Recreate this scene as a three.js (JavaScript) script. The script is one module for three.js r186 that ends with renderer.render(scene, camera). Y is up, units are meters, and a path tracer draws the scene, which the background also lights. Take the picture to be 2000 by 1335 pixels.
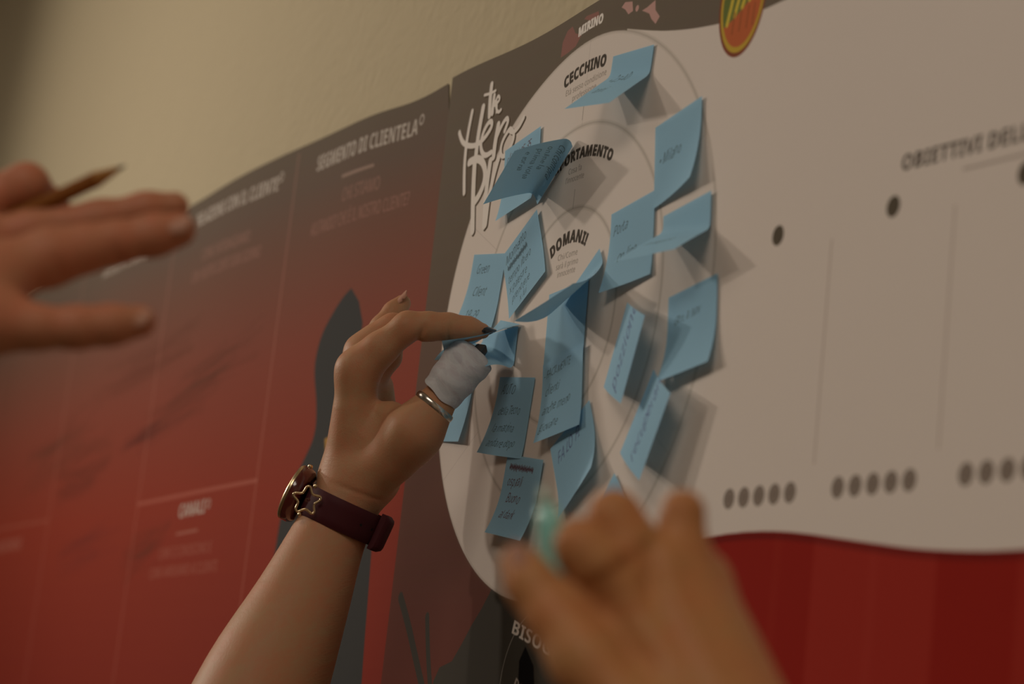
import * as THREE from 'three';
import { RectAreaLightUniformsLib } from 'three/addons/lights/RectAreaLightUniformsLib.js';
import { RoundedBoxGeometry } from 'three/addons/geometries/RoundedBoxGeometry.js';
import { mergeGeometries } from 'three/addons/utils/BufferGeometryUtils.js';
import { ImprovedNoise } from 'three/addons/math/ImprovedNoise.js';

// ---------------------------------------------------------------- camera, light, exposure
const EYE_HEIGHT = 1.75;                       // height of the centre of the printed target on the wall
const scene = new THREE.Scene();
const camera = new THREE.PerspectiveCamera(17.517, 2000 / 1335, 0.05, 30);
camera.rotation.order = 'YXZ';
camera.position.set(1.1654, EYE_HEIGHT - 0.2642, 0.585);
camera.rotation.set(0.1854, 1.1279, 0.1111);
camera.focus = 1.375;
camera.userData.fStop = 5.6;
scene.add(camera);
const renderer = new THREE.WebGLRenderer({ antialias: true });
renderer.toneMapping = THREE.LinearToneMapping;
renderer.toneMappingExposure = 0.76;
renderer.shadowMap.enabled = true;
RectAreaLightUniformsLib.init();
scene.background = new THREE.Color(0x000000);
const SPOTS = [[-1.9, 2.28, 1.2, 4.3, 0.9], [-1.55, 2.42, 1.62, 2.4, 0.6]], SPOT_AIM = [-0.02, 1.78, 0];   // spots: x, y, z, candela, half cone; panels below: x, z, radiance
const PANELS = [[-1.4, 1.4, 2.6], [1.1, 1.25, 3.9]], PANEL_SIZE = [1.2, 0.6];
const WARM = new THREE.Color().setRGB(1, 0.88, 0.755);

// ---------------------------------------------------------------- helpers
const V3 = THREE.Vector3, v = (x, y, z) => new V3(x, y, z);
const noise = new ImprovedNoise();
let seed = 7;
const rnd = () => { seed = (Math.imul(seed, 1664525) + 1013904223) >>> 0; return seed / 4294967296; };
const used = {};
const numbered = (n) => { const k = used[n] = (used[n] ?? -1) + 1; return k ? n + '_' + String(k).padStart(3, '0') : n; };
function tag(o, label, category, group) { o.userData.label = label; o.userData.category = category; if (group) o.userData.group = group; return o; }
function shade(m) { m.castShadow = m.receiveShadow = true; return m; }
function mesh(name, geometry, material, parent = scene) { const m = shade(new THREE.Mesh(geometry, material)); m.name = parent === scene ? numbered(name) : name; parent.add(m); return m; }
function struct(name, geometry, material) { const m = mesh(name, geometry, material); m.userData.kind = 'structure'; return m; }
function thing(name, label, category, group) { const g = new THREE.Group(); g.name = numbered(name); scene.add(g); return tag(g, label, category, group); }
const std = (o) => new THREE.MeshStandardMaterial(o), phys = (o) => new THREE.MeshPhysicalMaterial(o);
const col = (s) => new THREE.Color(s);
function canvasTexture(w, h, draw) {
  const c = document.createElement('canvas'); c.width = w; c.height = h;
  draw(c.getContext('2d'), w, h);
  const t = new THREE.CanvasTexture(c); t.colorSpace = THREE.SRGBColorSpace; return t;
}
// grey noise texture, layered fine and coarse
function noiseTexture(size, layers, seedZ) {
  const d = new Uint8Array(size * size * 4);
  for (let y = 0; y < size; y++) for (let x = 0; x < size; x++) {
    let s = 0, a = 0;
    for (const [f, w] of layers) {              // wrapped by blending two shifted copies
      const u = x / size, q = y / size;
      s += w * (noise.noise(u * f, q * f, seedZ + f) * (1 - u) + noise.noise((u - 1) * f, q * f, seedZ + f) * u); a += w;
    }
    const g = Math.max(0, Math.min(255, 128 + 150 * s / a)), i = (y * size + x) * 4;
    d[i] = d[i + 1] = d[i + 2] = g; d[i + 3] = 255;
  }
  const t = new THREE.DataTexture(d, size, size); t.wrapS = t.wrapT = THREE.RepeatWrapping; t.magFilter = THREE.LinearFilter; t.needsUpdate = true; return t;
}
// a grid of points fn(u, v) as an open sheet
function sheet(fn, nu, nv, uvOf) {
  const p = [], uv = [], ix = [];
  for (let j = 0; j <= nv; j++) for (let i = 0; i <= nu; i++) { const q = fn(i / nu, j / nv); p.push(q.x, q.y, q.z); const t = uvOf ? uvOf(i / nu, j / nv, q) : [i / nu, j / nv]; uv.push(t[0], t[1]); }
  for (let j = 0; j < nv; j++) for (let i = 0; i < nu; i++) { const a = j * (nu + 1) + i, b = a + 1, c = a + nu + 1, d = c + 1; ix.push(a, b, d, a, d, c); }
  const g = new THREE.BufferGeometry();
  g.setAttribute('position', new THREE.Float32BufferAttribute(p, 3)); g.setAttribute('uv', new THREE.Float32BufferAttribute(uv, 2)); g.setIndex(ix); g.computeVertexNormals();
  return g;
}
// a sheet with thickness: both faces and a rim; out(u, v) is the direction the outer face lies in
function slab(fn, out, thick, nu, nv) {
  const t = (u, w) => (typeof thick === 'function' ? thick(u, w) : thick);
  const parts = [sheet((u, w) => fn(u, w).addScaledVector(out(u, w), t(u, w)), nu, nv), sheet((u, w) => fn(1 - u, w), nu, nv)];
  for (const [f, n] of [[(s) => [s, 0], nu], [(s) => [1 - s, 1], nu], [(s) => [1, s], nv], [(s) => [0, 1 - s], nv]])
    parts.push(sheet((s, h) => { const [a, b] = f(s); return fn(a, b).addScaledVector(out(a, b), t(a, b) * h); }, n, 1));
  return mergeGeometries(parts);
}
function tube(points, r, closed = false, seg = 64, radial = 8) { return new THREE.TubeGeometry(new THREE.CatmullRomCurve3(points, closed, 'catmullrom', 0.5), seg, r, radial, closed); }
// lathe along an axis: profile of [distance along the axis, radius]
function lathe(at, axis, profile, seg = 32) {
  const g = new THREE.LatheGeometry(profile.map(([y, r]) => new THREE.Vector2(Math.max(r, 1e-5), y)), seg);
  g.applyQuaternion(new THREE.Quaternion().setFromUnitVectors(v(0, 1, 0), axis.clone().normalize())); g.translate(at.x, at.y, at.z); return g;
}

// ---------------------------------------------------------------- the room
const plasterBump = noiseTexture(512, [[60, 1], [24, 0.7], [9, 0.6]], 3), fineBump = noiseTexture(512, [[120, 1], [50, 0.8], [14, 0.4]], 11);
const rep = (t, sx, sy = sx) => { const c = t.clone(); c.repeat.set(sx, sy); c.needsUpdate = true; return c; };
const mWall = std({ color: col('#c3b595'), roughness: 0.93, bumpMap: rep(plasterBump, 2), bumpScale: 0.0022 });
const mRoom = std({ color: col('#d8cfbf'), roughness: 0.95 });
const mFloor = std({ color: col('#6d5a48'), roughness: 0.6 });
const mCeil = std({ color: col('#d8d2c6'), roughness: 0.95 });
function boxAt(x0, x1, y0, y1, z0, z1) {
  const g = new THREE.BoxGeometry(x1 - x0, y1 - y0, z1 - z0); g.translate((x0 + x1) / 2, (y0 + y1) / 2, (z0 + z1) / 2);
  const p = g.attributes.position, n = g.attributes.normal, uv = g.attributes.uv;
  for (let i = 0; i < p.count; i++) { const ax = Math.abs(n.getX(i)), ay = Math.abs(n.getY(i)); uv.setXY(i, ax > 0.5 ? p.getZ(i) : p.getX(i), ay > 0.5 ? p.getZ(i) : p.getY(i)); }
  return g;
}
struct('wall_front', boxAt(-4.4, 2.8, -0.1, 2.9, -0.2, 0), mWall);
struct('wall_back', boxAt(-4.4, 2.8, -0.1, 2.9, 4, 4.2), mRoom);
struct('wall_left', boxAt(-4.4, -4.2, -0.1, 2.9, 0, 4), mRoom);
struct('wall_right', boxAt(2.6, 2.8, -0.1, 2.9, 0, 4), mRoom);
struct('floor', boxAt(-4.2, 2.6, -0.1, 0, 0, 4), mFloor);
struct('ceiling', boxAt(-4.2, 2.6, 2.8, 2.9, 0, 4), mCeil);

// lamps: a spotlight hung from the ceiling at the left, two flush ceiling panels
const mMetal = std({ color: col('#3a3a3c'), metalness: 0.6, roughness: 0.45 });
SPOTS.forEach(([lx, ly, lz, candela, cone], i) => {
  const at = v(lx, ly, lz), aim = v(...SPOT_AIM), dir = aim.clone().sub(at).normalize();
  const t = thing('spotlight', ['black ceiling spotlight nearer the wall, hung left of the posters', 'black ceiling spotlight farther from the wall, hung left of the posters'][i], 'spotlight');
  mesh('housing', lathe(at.clone().addScaledVector(dir, -0.16), dir, [[0, 0], [0, 0.045], [0.02, 0.06], [0.17, 0.085], [0.17, 0.08], [0.03, 0.055], [0.03, 0]]), mMetal, t);
  mesh('rod', tube([at.clone().addScaledVector(dir, -0.1), v(at.x - 0.08, 2.5, at.z + 0.03), v(at.x - 0.08, 2.8, at.z + 0.03)], 0.008), mMetal, t);
  mesh('lamp_lens', lathe(at.clone().addScaledVector(dir, -0.03), dir, [[0, 0.076], [0.008, 0.05], [0.01, 0]]), std({ color: col('#fff3df'), emissive: WARM, emissiveIntensity: 3 }), t);
  const l = new THREE.SpotLight(WARM, candela, 0, cone, 1, 2);
  l.position.copy(at).addScaledVector(dir, 0.02); l.target.position.copy(aim); l.castShadow = true; l.shadow.radius = 2; l.shadow.mapSize.set(2048, 2048); l.name = 'spotlight_lamp';
  scene.add(l, l.target);
});
PANELS.forEach(([x, z, radiance], i) => {
  const t = thing('ceiling_light', ['flat ceiling light panel towards the left of the room', 'flat ceiling light panel towards the right of the room'][i], 'ceiling light');
  const g = new RoundedBoxGeometry(PANEL_SIZE[0] + 0.06, 0.05, PANEL_SIZE[1] + 0.06, 3, 0.008); g.translate(x, 2.776, z); mesh('frame', g, std({ color: col('#e6e4df'), roughness: 0.5 }), t);
  const d = new THREE.BoxGeometry(PANEL_SIZE[0], 0.004, PANEL_SIZE[1]); d.translate(x, 2.75, z);
  mesh('diffuser', d, std({ color: col('#ffffff'), emissive: WARM, emissiveIntensity: radiance * 0.6 }), t);
  const l = new THREE.RectAreaLight(WARM, radiance, PANEL_SIZE[0], PANEL_SIZE[1]); l.position.set(x, 2.74, z); l.lookAt(x, 0, z); l.name = 'ceiling_lamp'; scene.add(l);
});

// ---------------------------------------------------------------- posters
// print coordinates are metres on the wall, measured from the centre of the printed target
const rgb = (r, g, b, a = 1) => `rgba(${r},${g},${b},${a})`;
function pen(ctx, X, Y, k) {
  return {
    poly(pts, fill) { ctx.beginPath(); for (let i = 0; i < pts.length; i += 2) ctx.lineTo(X(pts[i]), Y(pts[i + 1])); ctx.closePath(); ctx.fillStyle = fill; ctx.fill(); },
    smooth(pts, fill, close) {
      ctx.beginPath(); ctx.moveTo(X(pts[0]), Y(pts[1]));
      for (let i = 2; i < pts.length - 2; i += 2) ctx.quadraticCurveTo(X(pts[i]), Y(pts[i + 1]), X((pts[i] + pts[i + 2]) / 2), Y((pts[i + 1] + pts[i + 3]) / 2));
      ctx.lineTo(X(pts[pts.length - 2]), Y(pts[pts.length - 1]));
      if (close) for (let i = 0; i < close.length; i += 2) ctx.lineTo(X(close[i]), Y(close[i + 1]));
      ctx.closePath(); ctx.fillStyle = fill; ctx.fill();
    },
    line(pts, w, stroke, dx = 0, dy = 0) {
      ctx.beginPath(); ctx.moveTo(X(pts[0] + dx), Y(pts[1] + dy));
      for (let i = 2; i < pts.length - 2; i += 2) ctx.quadraticCurveTo(X(pts[i] + dx), Y(pts[i + 1] + dy), X((pts[i] + pts[i + 2]) / 2 + dx), Y((pts[i + 1] + pts[i + 3]) / 2 + dy));
      ctx.lineTo(X(pts[pts.length - 2] + dx), Y(pts[pts.length - 1] + dy)); ctx.lineWidth = w * k; ctx.lineCap = ctx.lineJoin = 'round'; ctx.strokeStyle = stroke; ctx.stroke();
    },
    ring(x, y, r, w, stroke) { ctx.beginPath(); ctx.arc(X(x), Y(y), r * k, 0, 7); ctx.lineWidth = w * k; ctx.strokeStyle = stroke; ctx.stroke(); },
    disc(x, y, r, fill) { ctx.beginPath(); ctx.arc(X(x), Y(y), r * k, 0, 7); ctx.fillStyle = fill; ctx.fill(); },
    // capitals of height h starting at x with the baseline running from (x0, y0) to (x1, y1)
    text(s, x0, y0, x1, y1, h, fill, font = 'bold') {
      ctx.save(); ctx.translate(X(x0), Y(y0)); ctx.rotate(-Math.atan2(y1 - y0, x1 - x0)); ctx.font = `${font} 100px sans-serif`;
      const w = ctx.measureText(s).width, fit = Math.hypot(x1 - x0, y1 - y0) * k; ctx.scale(fit / w, h * k / 71); ctx.fillStyle = fill; ctx.textBaseline = 'alphabetic'; ctx.fillText(s, 0, 0); ctx.restore();
    },
    // letters standing on a circle of radius r round (0, 0) from angle a0 to a1 (degrees from upright)
    arc(s, r, a0, a1, h, fill) {
      ctx.save(); ctx.font = 'bold 100px sans-serif'; ctx.fillStyle = fill; ctx.textBaseline = 'alphabetic'; ctx.textAlign = 'center';
      const total = ctx.measureText(s).width, rad = Math.PI / 180; let done = 0;
      for (const ch of s) {
        const w = ctx.measureText(ch).width, a = (a0 + (a1 - a0) * (done + w / 2) / total) * rad; done += w;
        ctx.save(); ctx.translate(X(r * Math.sin(a)), Y(r * Math.cos(a))); ctx.rotate(a); ctx.scale((a1 - a0) * rad * r * k / total, h * k / 71);
        ctx.fillText(ch, 0, 0); ctx.lineWidth = 8; ctx.strokeStyle = fill; ctx.strokeText(ch, 0, 0); ctx.restore();
      }
      ctx.restore();
    },
  };
}
const PAPER = '#e3d8ce', INK = '#4f473f';
const RIGHT = { x0: -0.2085, x1: 0.6325, y0: -0.398, y1: 0.196 };
const rightPrint = canvasTexture(2048, 1446, (ctx, w, h) => {
  const k = w / (RIGHT.x1 - RIGHT.x0), X = (x) => (x - RIGHT.x0) * k, Y = (y) => (RIGHT.y1 - y) * k, p = pen(ctx, X, Y, k);
  let g = ctx.createLinearGradient(0, Y(0.196), 0, Y(-0.30));
  g.addColorStop(0, '#756a5c'); g.addColorStop(0.28, '#6f6255'); g.addColorStop(0.5, '#6d5044'); g.addColorStop(0.75, '#6b4036'); g.addColorStop(1, '#70362c');
  ctx.fillStyle = g; ctx.fillRect(0, 0, w, h);
  // red lower part to the right of the target
  p.poly([0.02, -0.13, 0.64, -0.12, 0.64, -0.40, 0.02, -0.40], '#971d10');
  for (const [a, b, c] of [[0.255, 0.262, 0.05], [0.29, 0.385, 0.16], [0.335, 0.342, 0.06], [0.44, 0.5, 0.12]]) p.poly([a, -0.1, b, -0.1, b, -0.4, a, -0.4], rgb(220, 120, 110, c));
  // map-like patches in the dark band at the top
  p.poly([-0.041, 0.1721, -0.0405, 0.1822, -0.0349, 0.1882, -0.0283, 0.1892, -0.0229, 0.1831, -0.014, 0.1795, -0.0208, 0.1739, -0.0314, 0.1725], '#9a6f66');
  p.poly([-0.0127, 0.1892, -0.0096, 0.1904, 0.0065, 0.1888, 0.009, 0.1836, -0.0018, 0.1851], '#9a6f66');
  p.poly([0.0366, 0.1829, 0.0406, 0.1851, 0.0496, 0.1833, 0.0515, 0.177, 0.0461, 0.1762, 0.0415, 0.1803], '#c9a097');
  p.poly([0.0624, 0.1745, 0.0683, 0.1752, 0.0774, 0.1775, 0.0786, 0.1712, 0.0844, 0.1659, 0.0803, 0.1623, 0.0748, 0.1665, 0.0716, 0.1705], '#c9a097');
  p.disc(0.0563, 0.1774, 0.002, '#c9a097');
  // white wave to the right and the target disc
  p.smooth([0.0466, 0.1674, 0.0787, 0.1583, 0.1149, 0.1506, 0.1489, 0.1449, 0.1811, 0.141, 0.2014, 0.1399, 0.2306, 0.1395, 0.2762, 0.1412, 0.3354, 0.14], PAPER,
    [0.66, 0.12, 0.66, 0, 0.05, 0]);
  p.smooth([0.05, -0.166, 0.10, -0.153, 0.1405, -0.1475, 0.1939, -0.141, 0.2554, -0.1403, 0.3329, -0.15, 0.3716, -0.1544, 0.4075, -0.1567, 0.441, -0.1572, 0.52, -0.155, 0.66, -0.15], PAPER, [0.66, 0.13, 0.05, 0.13]);
  p.line([0.05, -0.168, 0.10, -0.155, 0.1405, -0.1495, 0.1939, -0.143, 0.2554, -0.1423, 0.3329, -0.152, 0.3716, -0.1564, 0.4075, -0.1587, 0.441, -0.1592, 0.52, -0.157, 0.66, -0.152], 0.004, rgb(70, 10, 8, 0.35));
  // dark rocks and reeds at the lower left
  p.disc(0, 0, 0.1726, PAPER);
  p.line([-0.1926, -0.1663, -0.176, -0.183, -0.1608, -0.2013, -0.1414, -0.224], 0.0075, '#48443d'); p.line([-0.146, -0.1796, -0.1391, -0.2012, -0.1283, -0.2254], 0.006, '#48443d');
  p.poly([...[-0.0545, -0.1629, -0.0658, -0.1749, -0.0777, -0.1852, -0.0894, -0.1972, -0.1008, -0.2077, -0.1181, -0.2117, -0.125, -0.2205], -0.13, -0.4, 0.19, -0.4, 0.12, -0.22, 0.06, -0.13], '#48443d');
  p.disc(0, 0, 0.1726, PAPER);
  for (const r of [0.1726, 0.1179, 0.066]) { p.ring(0, 0, r, 0.0034, rgb(130, 116, 104, 0.12)); p.ring(0, 0, r, 0.0012, rgb(130, 116, 104, 0.2)); }
  p.line([-0.0005, 0.135, -0.0005, 0.122], 0.0005, rgb(120, 110, 100, 0.6)); p.line([-0.0005, 0.078, -0.0005, 0.066], 0.0005, rgb(120, 110, 100, 0.6));
  for (const a of [0.5, 1.57, 2.64, 3.7, 5.7]) p.line([0.1179 * Math.cos(a), 0.1179 * Math.sin(a), 0.1726 * Math.cos(a), 0.1726 * Math.sin(a)], 0.0004, rgb(120, 110, 100, 0.25));
  p.arc('MIRINO', 0.1803, -6, 4.4, 0.0056, '#efe8e0');
  p.arc('CECCHINO', 0.1522, -11.9, 8.9, 0.0068, INK);
  p.arc('COMPORTAMENTO', 0.0974, -29, 26.6, 0.0064, INK);
  p.arc('DOMANI!', 0.0447, -32, 28.5, 0.0071, INK);
  const soft = rgb(130, 118, 106, 0.8);
  p.text('Chi/Come', -0.0140, 0.0353, 0.0122, 0.0356, 0.0036, soft, 'normal'); p.text('sar\u00e0 il primo', -0.0150, 0.0297, 0.0139, 0.03, 0.0036, soft, 'normal'); p.text('innocente', -0.0123, 0.0246, 0.0113, 0.025, 0.0036, soft, 'normal');
  p.text('Et\u00e0 sesso condizione', -0.028, 0.1429, 0.026, 0.1444, 0.0038, soft, 'normal'); p.text('professione', -0.018, 0.1375, 0.014, 0.1385, 0.0036, soft, 'normal');
  p.text('Cosa fa', -0.0120, 0.0893, 0.0058, 0.0893, 0.0036, soft, 'normal'); p.text('l\u2019innocente', -0.0147, 0.0839, 0.0100, 0.0836, 0.0036, soft, 'normal');
  // lettered title, hand drawn, white with a dark edge
  const strokes = [
    [[-0.1407, 0.1769, -0.1407, 0.1694, -0.1399, 0.1621, -0.1386, 0.1548], 0.0068], [[-0.1502, 0.1714, -0.1414, 0.1706, -0.1335, 0.1713], 0.003],
    [[-0.1346, 0.168, -0.135, 0.1619, -0.1345, 0.1555], 0.0055], [[-0.1351, 0.1611, -0.1322, 0.1646, -0.1291, 0.1615, -0.1283, 0.1553], 0.0035], [[-0.1327, 0.1607, -0.1273, 0.162, -0.1252, 0.1643, -0.1286, 0.167, -0.1313, 0.1641, -0.1298, 0.1581, -0.1253, 0.154, -0.1219, 0.1555], 0.0035],
    [[-0.1672, 0.1632, -0.1701, 0.15, -0.1709, 0.1376, -0.1694, 0.123, -0.1652, 0.1062], 0.006], [[-0.15, 0.1628, -0.1518, 0.1514, -0.153, 0.141, -0.1527, 0.1277], 0.0078],
    [[-0.1849, 0.1522, -0.1803, 0.1458, -0.1721, 0.1409, -0.1605, 0.1376, -0.1496, 0.1375, -0.1397, 0.1409, -0.1325, 0.1459, -0.1339, 0.1501, -0.139, 0.1503, -0.1454, 0.1447, -0.1478, 0.1373, -0.1444, 0.1305, -0.1379, 0.1263, -0.1293, 0.1274], 0.0055],
    [[-0.1231, 0.1453, -0.1245, 0.1369, -0.125, 0.13, -0.1249, 0.1234], 0.0075], [[-0.1251, 0.1335, -0.1212, 0.1405, -0.115, 0.1462, -0.1109, 0.1477, -0.1087, 0.145, -0.1106, 0.1417, -0.1124, 0.1387], 0.005],
    [[-0.1063, 0.1381, -0.1125, 0.1344, -0.116, 0.1273, -0.1128, 0.1206, -0.1054, 0.1209, -0.0982, 0.128, -0.0975, 0.1342, -0.1039, 0.139, -0.1063, 0.1381, -0.0999, 0.1347, -0.0916, 0.1369, -0.086, 0.1425], 0.0048],
    [[-0.1534, 0.1243, -0.152, 0.1126, -0.1489, 0.0962, -0.1445, 0.0763], 0.0085], [[-0.1624, 0.1268, -0.154, 0.128, -0.143, 0.1249, -0.1352, 0.1172, -0.1341, 0.1083, -0.1401, 0.0999, -0.1476, 0.096], 0.008],
    [[-0.129, 0.1214, -0.1301, 0.1093, -0.1299, 0.0963, -0.1272, 0.0768], 0.008], [[-0.117, 0.1206, -0.1208, 0.1119, -0.1238, 0.1012, -0.1253, 0.092, -0.1254, 0.0774], 0.007],
  ];
  for (const [s, wd] of strokes) p.line(s, wd * 0.72, rgb(84, 70, 54, 1), 0.002, -0.0012);
  for (const [s, wd] of strokes) p.line(s, wd * 0.72, '#efe7de');
  // table of marks on the white wave
  p.text('OBIETTIVI DELL\u2019EROE', 0.3350, 0.0247, 0.462, 0.0196, 0.0075, '#4a4138');
  p.line([0.383, 0.0163, 0.43, 0.0145], 0.0012, rgb(120, 105, 95, 0.5));
  for (const [x, y] of [[0.2336, 0.0104], [0.3315, 0.0082], [0.427, 0.006]]) p.disc(x, y, 0.0052, '#5e5547');
  for (const x of [0.2826, 0.379]) { p.line([x, 0.0, x + 0.001, -0.11], 0.0012, rgb(150, 132, 120, 0.42)); }
  for (let c = 0; c < 3; c++) for (let i = 0; i < 5; i++) { const x = 0.2095 + c * 0.0956 + i * 0.01385; p.disc(x, -0.1229, 0.0052, '#8a7d72'); p.ring(x, -0.1229, 0.0033, 0.0006, rgb(165, 150, 138, 0.7)); }
  // oval badge with a yellow ring
  ctx.save(); ctx.translate(X(0.1765), Y(0.153)); ctx.scale(0.0245 * k, 0.0335 * k);
  const el = (r, f) => { ctx.beginPath(); ctx.arc(0, 0, r, 0, 7); ctx.fillStyle = f; ctx.fill(); };
  el(1, '#8a4a35'); el(0.93, '#c9a83f'); el(0.83, '#c4693f'); ctx.beginPath(); ctx.arc(0, 0, 0.83, 0, 7); ctx.clip();
  ctx.fillStyle = '#6d7a3f'; ctx.beginPath(); ctx.moveTo(-1, 0.42); ctx.quadraticCurveTo(0, 0.3, 1, -0.25); ctx.lineTo(1, -1); ctx.lineTo(-1, -1); ctx.fill();
  ctx.strokeStyle = '#d8c04a'; ctx.lineWidth = 0.13; for (const x of [-0.45, -0.15, 0.15, 0.45]) { ctx.beginPath(); ctx.moveTo(x + 0.18, -0.75); ctx.quadraticCurveTo(x + 0.1, -0.2, x - 0.15, 0.32 - (x + 0.4) * 0.3); ctx.stroke(); }
  ctx.strokeStyle = '#9c5a33'; ctx.lineWidth = 0.05; for (const x of [-0.3, 0, 0.3, 0.55]) { ctx.beginPath(); ctx.moveTo(x, 0.2); ctx.lineTo(x - 0.05, 0.55); ctx.stroke(); }
  ctx.restore();
  // title and ring on the rocks
  p.text('BISOGNI', -0.0228, -0.1897, 0.052, -0.2095, 0.0078, '#e6ddd3'); p.ring(0.0176, -0.2224, 0.047, 0.0006, rgb(200, 192, 182, 0.8));
  p.poly([-0.0052, -0.2228, -0.0072, -0.2065, -0.0012, -0.1981, 0.0119, -0.2092, 0.0163, -0.2224], '#141213'); p.text('DESIDERI', -0.0119, -0.2203, 0.03, -0.243, 0.0052, '#b9aea4');
});
const LEFT = { x0: -1.66, x1: -0.2085, y0: -0.6, y1: 0.196 };
const leftPrint = canvasTexture(2048, 1124, (ctx, w, h) => {
  const k = w / (LEFT.x1 - LEFT.x0), X = (x) => (x - LEFT.x0) * k, Y = (y) => (LEFT.y1 - y) * k, p = pen(ctx, X, Y, k);
  const g = ctx.createLinearGradient(0, Y(0.196), 0, Y(-0.35));
  g.addColorStop(0, '#6f6355'); g.addColorStop(0.07, '#705e52'); g.addColorStop(0.16, '#7d5647'); g.addColorStop(0.3, '#8f4b3b'); g.addColorStop(0.5, '#983c2a'); g.addColorStop(0.8, '#8f3325'); g.addColorStop(1, '#872c20');
  ctx.fillStyle = g; ctx.fillRect(0, 0, w, h);
  // drifting smoke in the picture
  for (const [x0, y0, x1, y1, t, a] of [[-0.92, -0.012, -0.77, 0.004, 0.012, 0.4], [-0.86, -0.004, -0.62, 0.03, 0.03, 0.22], [-0.8, 0.02, -0.54, 0.052, 0.026, 0.2], [-1.15, -0.03, -0.93, -0.012, 0.04, 0.24], [-1.3, -0.02, -1.0, 0.03, 0.05, 0.2], [-1.05, 0.045, -0.7, 0.075, 0.03, 0.16], [-0.86, -0.13, -0.72, -0.1, 0.03, 0.2], [-1.1, -0.12, -0.88, -0.09, 0.03, 0.18]])
    for (let i = 0; i < 22; i++) {            // each puff is a bundle of long brushed strokes with their own edges
      const o = (rnd() - 0.5) * t, s0 = rnd() * 0.4, s1 = 0.6 + rnd() * 0.4, L = (q) => [x0 + (x1 - x0) * q, y0 + (y1 - y0) * q + o + 0.25 * t * Math.sin(q * 5 + i)];
      p.line([...L(s0), ...L((s0 + s1) / 2), ...L(s1)], 0.0015 + rnd() * t * 0.22, rgb(84, 40, 28, a * 0.32));
    }
  // column rules and a row rule
  for (const x of [-0.5105, -0.831, -1.152, -1.472]) p.line([x, 0.19, x, -0.6], 0.0034, rgb(200, 140, 125, 0.34));
  p.line([-0.831, -0.07, -0.5105, -0.068], 0.0034, rgb(215, 150, 135, 0.38)); p.line([-1.472, -0.07, -1.152, -0.07], 0.0034, rgb(200, 140, 125, 0.25));
  const white = '#c6bcb1', faint = rgb(190, 140, 128, 0.55);
  p.text('SEGMENTO DI CLIENTELA', -0.4647, 0.1690, -0.262, 0.1690, 0.0116, white); p.ring(-0.2565, 0.179, 0.0035, 0.0016, white);
  p.line([-0.40, 0.156, -0.335, 0.1555], 0.0024, rgb(200, 170, 155, 0.6));
  p.text('CHI STIAMO', -0.395, 0.136, -0.318, 0.1355, 0.010, faint, 'normal'); p.text('AIUTANDO? CHI \u00c8 IL NOSTRO CLIENTE?', -0.46, 0.118, -0.262, 0.1165, 0.010, faint, 'normal');
  p.text('RELAZIONI CON IL CLIENTE', -0.7701, 0.1716, -0.548, 0.1668, 0.0116, white); p.ring(-0.5435, 0.177, 0.0035, 0.0016, white);
  p.text('COME INTERAGIAMO', -0.735, 0.137, -0.60, 0.134, 0.009, faint, 'normal'); p.text('CON I NOSTRI CLIENTI OGNI GIORNO', -0.76, 0.121, -0.57, 0.1175, 0.009, faint, 'normal');
  p.text('CANALI', -0.7005, -0.0895, -0.629, -0.0882, 0.0116, white); p.ring(-0.621, -0.081, 0.0035, 0.0016, white);
  p.line([-0.70, -0.1035, -0.642, -0.1025], 0.0024, rgb(200, 160, 148, 0.5));
  p.text('COME CI CONOSCONO E', -0.745, -0.124, -0.598, -0.1225, 0.009, faint, 'normal'); p.text('COME ARRIVIAMO AI CLIENTI', -0.765, -0.141, -0.578, -0.139, 0.009, faint, 'normal');
  p.text('ATTIVIT\u00c0 CHIAVE', -1.07, 0.165, -0.91, 0.163, 0.0116, white); p.text('RISORSE', -1.36, -0.098, -1.25, -0.097, 0.0125, faint);
  // dark pointed figure with an orange tag
  p.smooth([-0.4501, -0.1756, -0.4465, -0.1245, -0.4435, -0.0929, -0.4259, -0.074, -0.4068, -0.0576, -0.3902, -0.0412, -0.3952, -0.0172, -0.4102, 0.0081, -0.4108, 0.0222, -0.4035, 0.0386, -0.3794, 0.0542, -0.3635, 0.062, -0.3506, 0.0656], '#434342',
    [-0.333, 0.0538, -0.3205, 0.0359, -0.3228, 0.0217, -0.3251, 0.0105, -0.3002, -0.0074, -0.2785, -0.0319, -0.2622, -0.0699, -0.2555, -0.1063, -0.2542, -0.1313, -0.2508, -0.1598, -0.247, -0.1949, -0.2432, -0.2243].concat([-0.37, -0.6, -0.62, -0.6]));
  p.poly([-0.3698, -0.046, -0.3572, -0.0439, -0.3497, -0.0606, -0.3624, -0.0619], '#b98d48');
});
const paperBump = noiseTexture(256, [[40, 1], [90, 1]], 21);
const mRightPoster = phys({ map: rightPrint, roughness: 0.85, specularIntensity: 0.2 }), mLeftPoster = phys({ map: leftPrint, roughness: 0.8, specularIntensity: 0.2 });
const smooth = THREE.MathUtils.smoothstep, bump = (x, c, w) => Math.exp(-(((x - c) / w) ** 2));
function posterGeometry(P, shape, nx, ny) {
  return sheet((a, b) => { const x = P.x0 + (P.x1 - P.x0) * a, y = P.y0 + (P.y1 - P.y0) * b, [dx, dy, z] = shape(x, y); return v(x + dx, EYE_HEIGHT + y + dy, z); }, nx, ny);
}
tag(mesh('poster', posterGeometry(RIGHT, (x, y) => [0, 0.0015 * smooth(y, 0.12, 0.2) * Math.sin(x * 26 + 0.6), 0.0013 + 0.0006 * Math.sin(x * 31 + y * 4) * smooth(y, -0.05, 0.19)], 90, 50), mRightPoster), 'white wave poster with a printed round target under the blue notes', 'poster');
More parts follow.
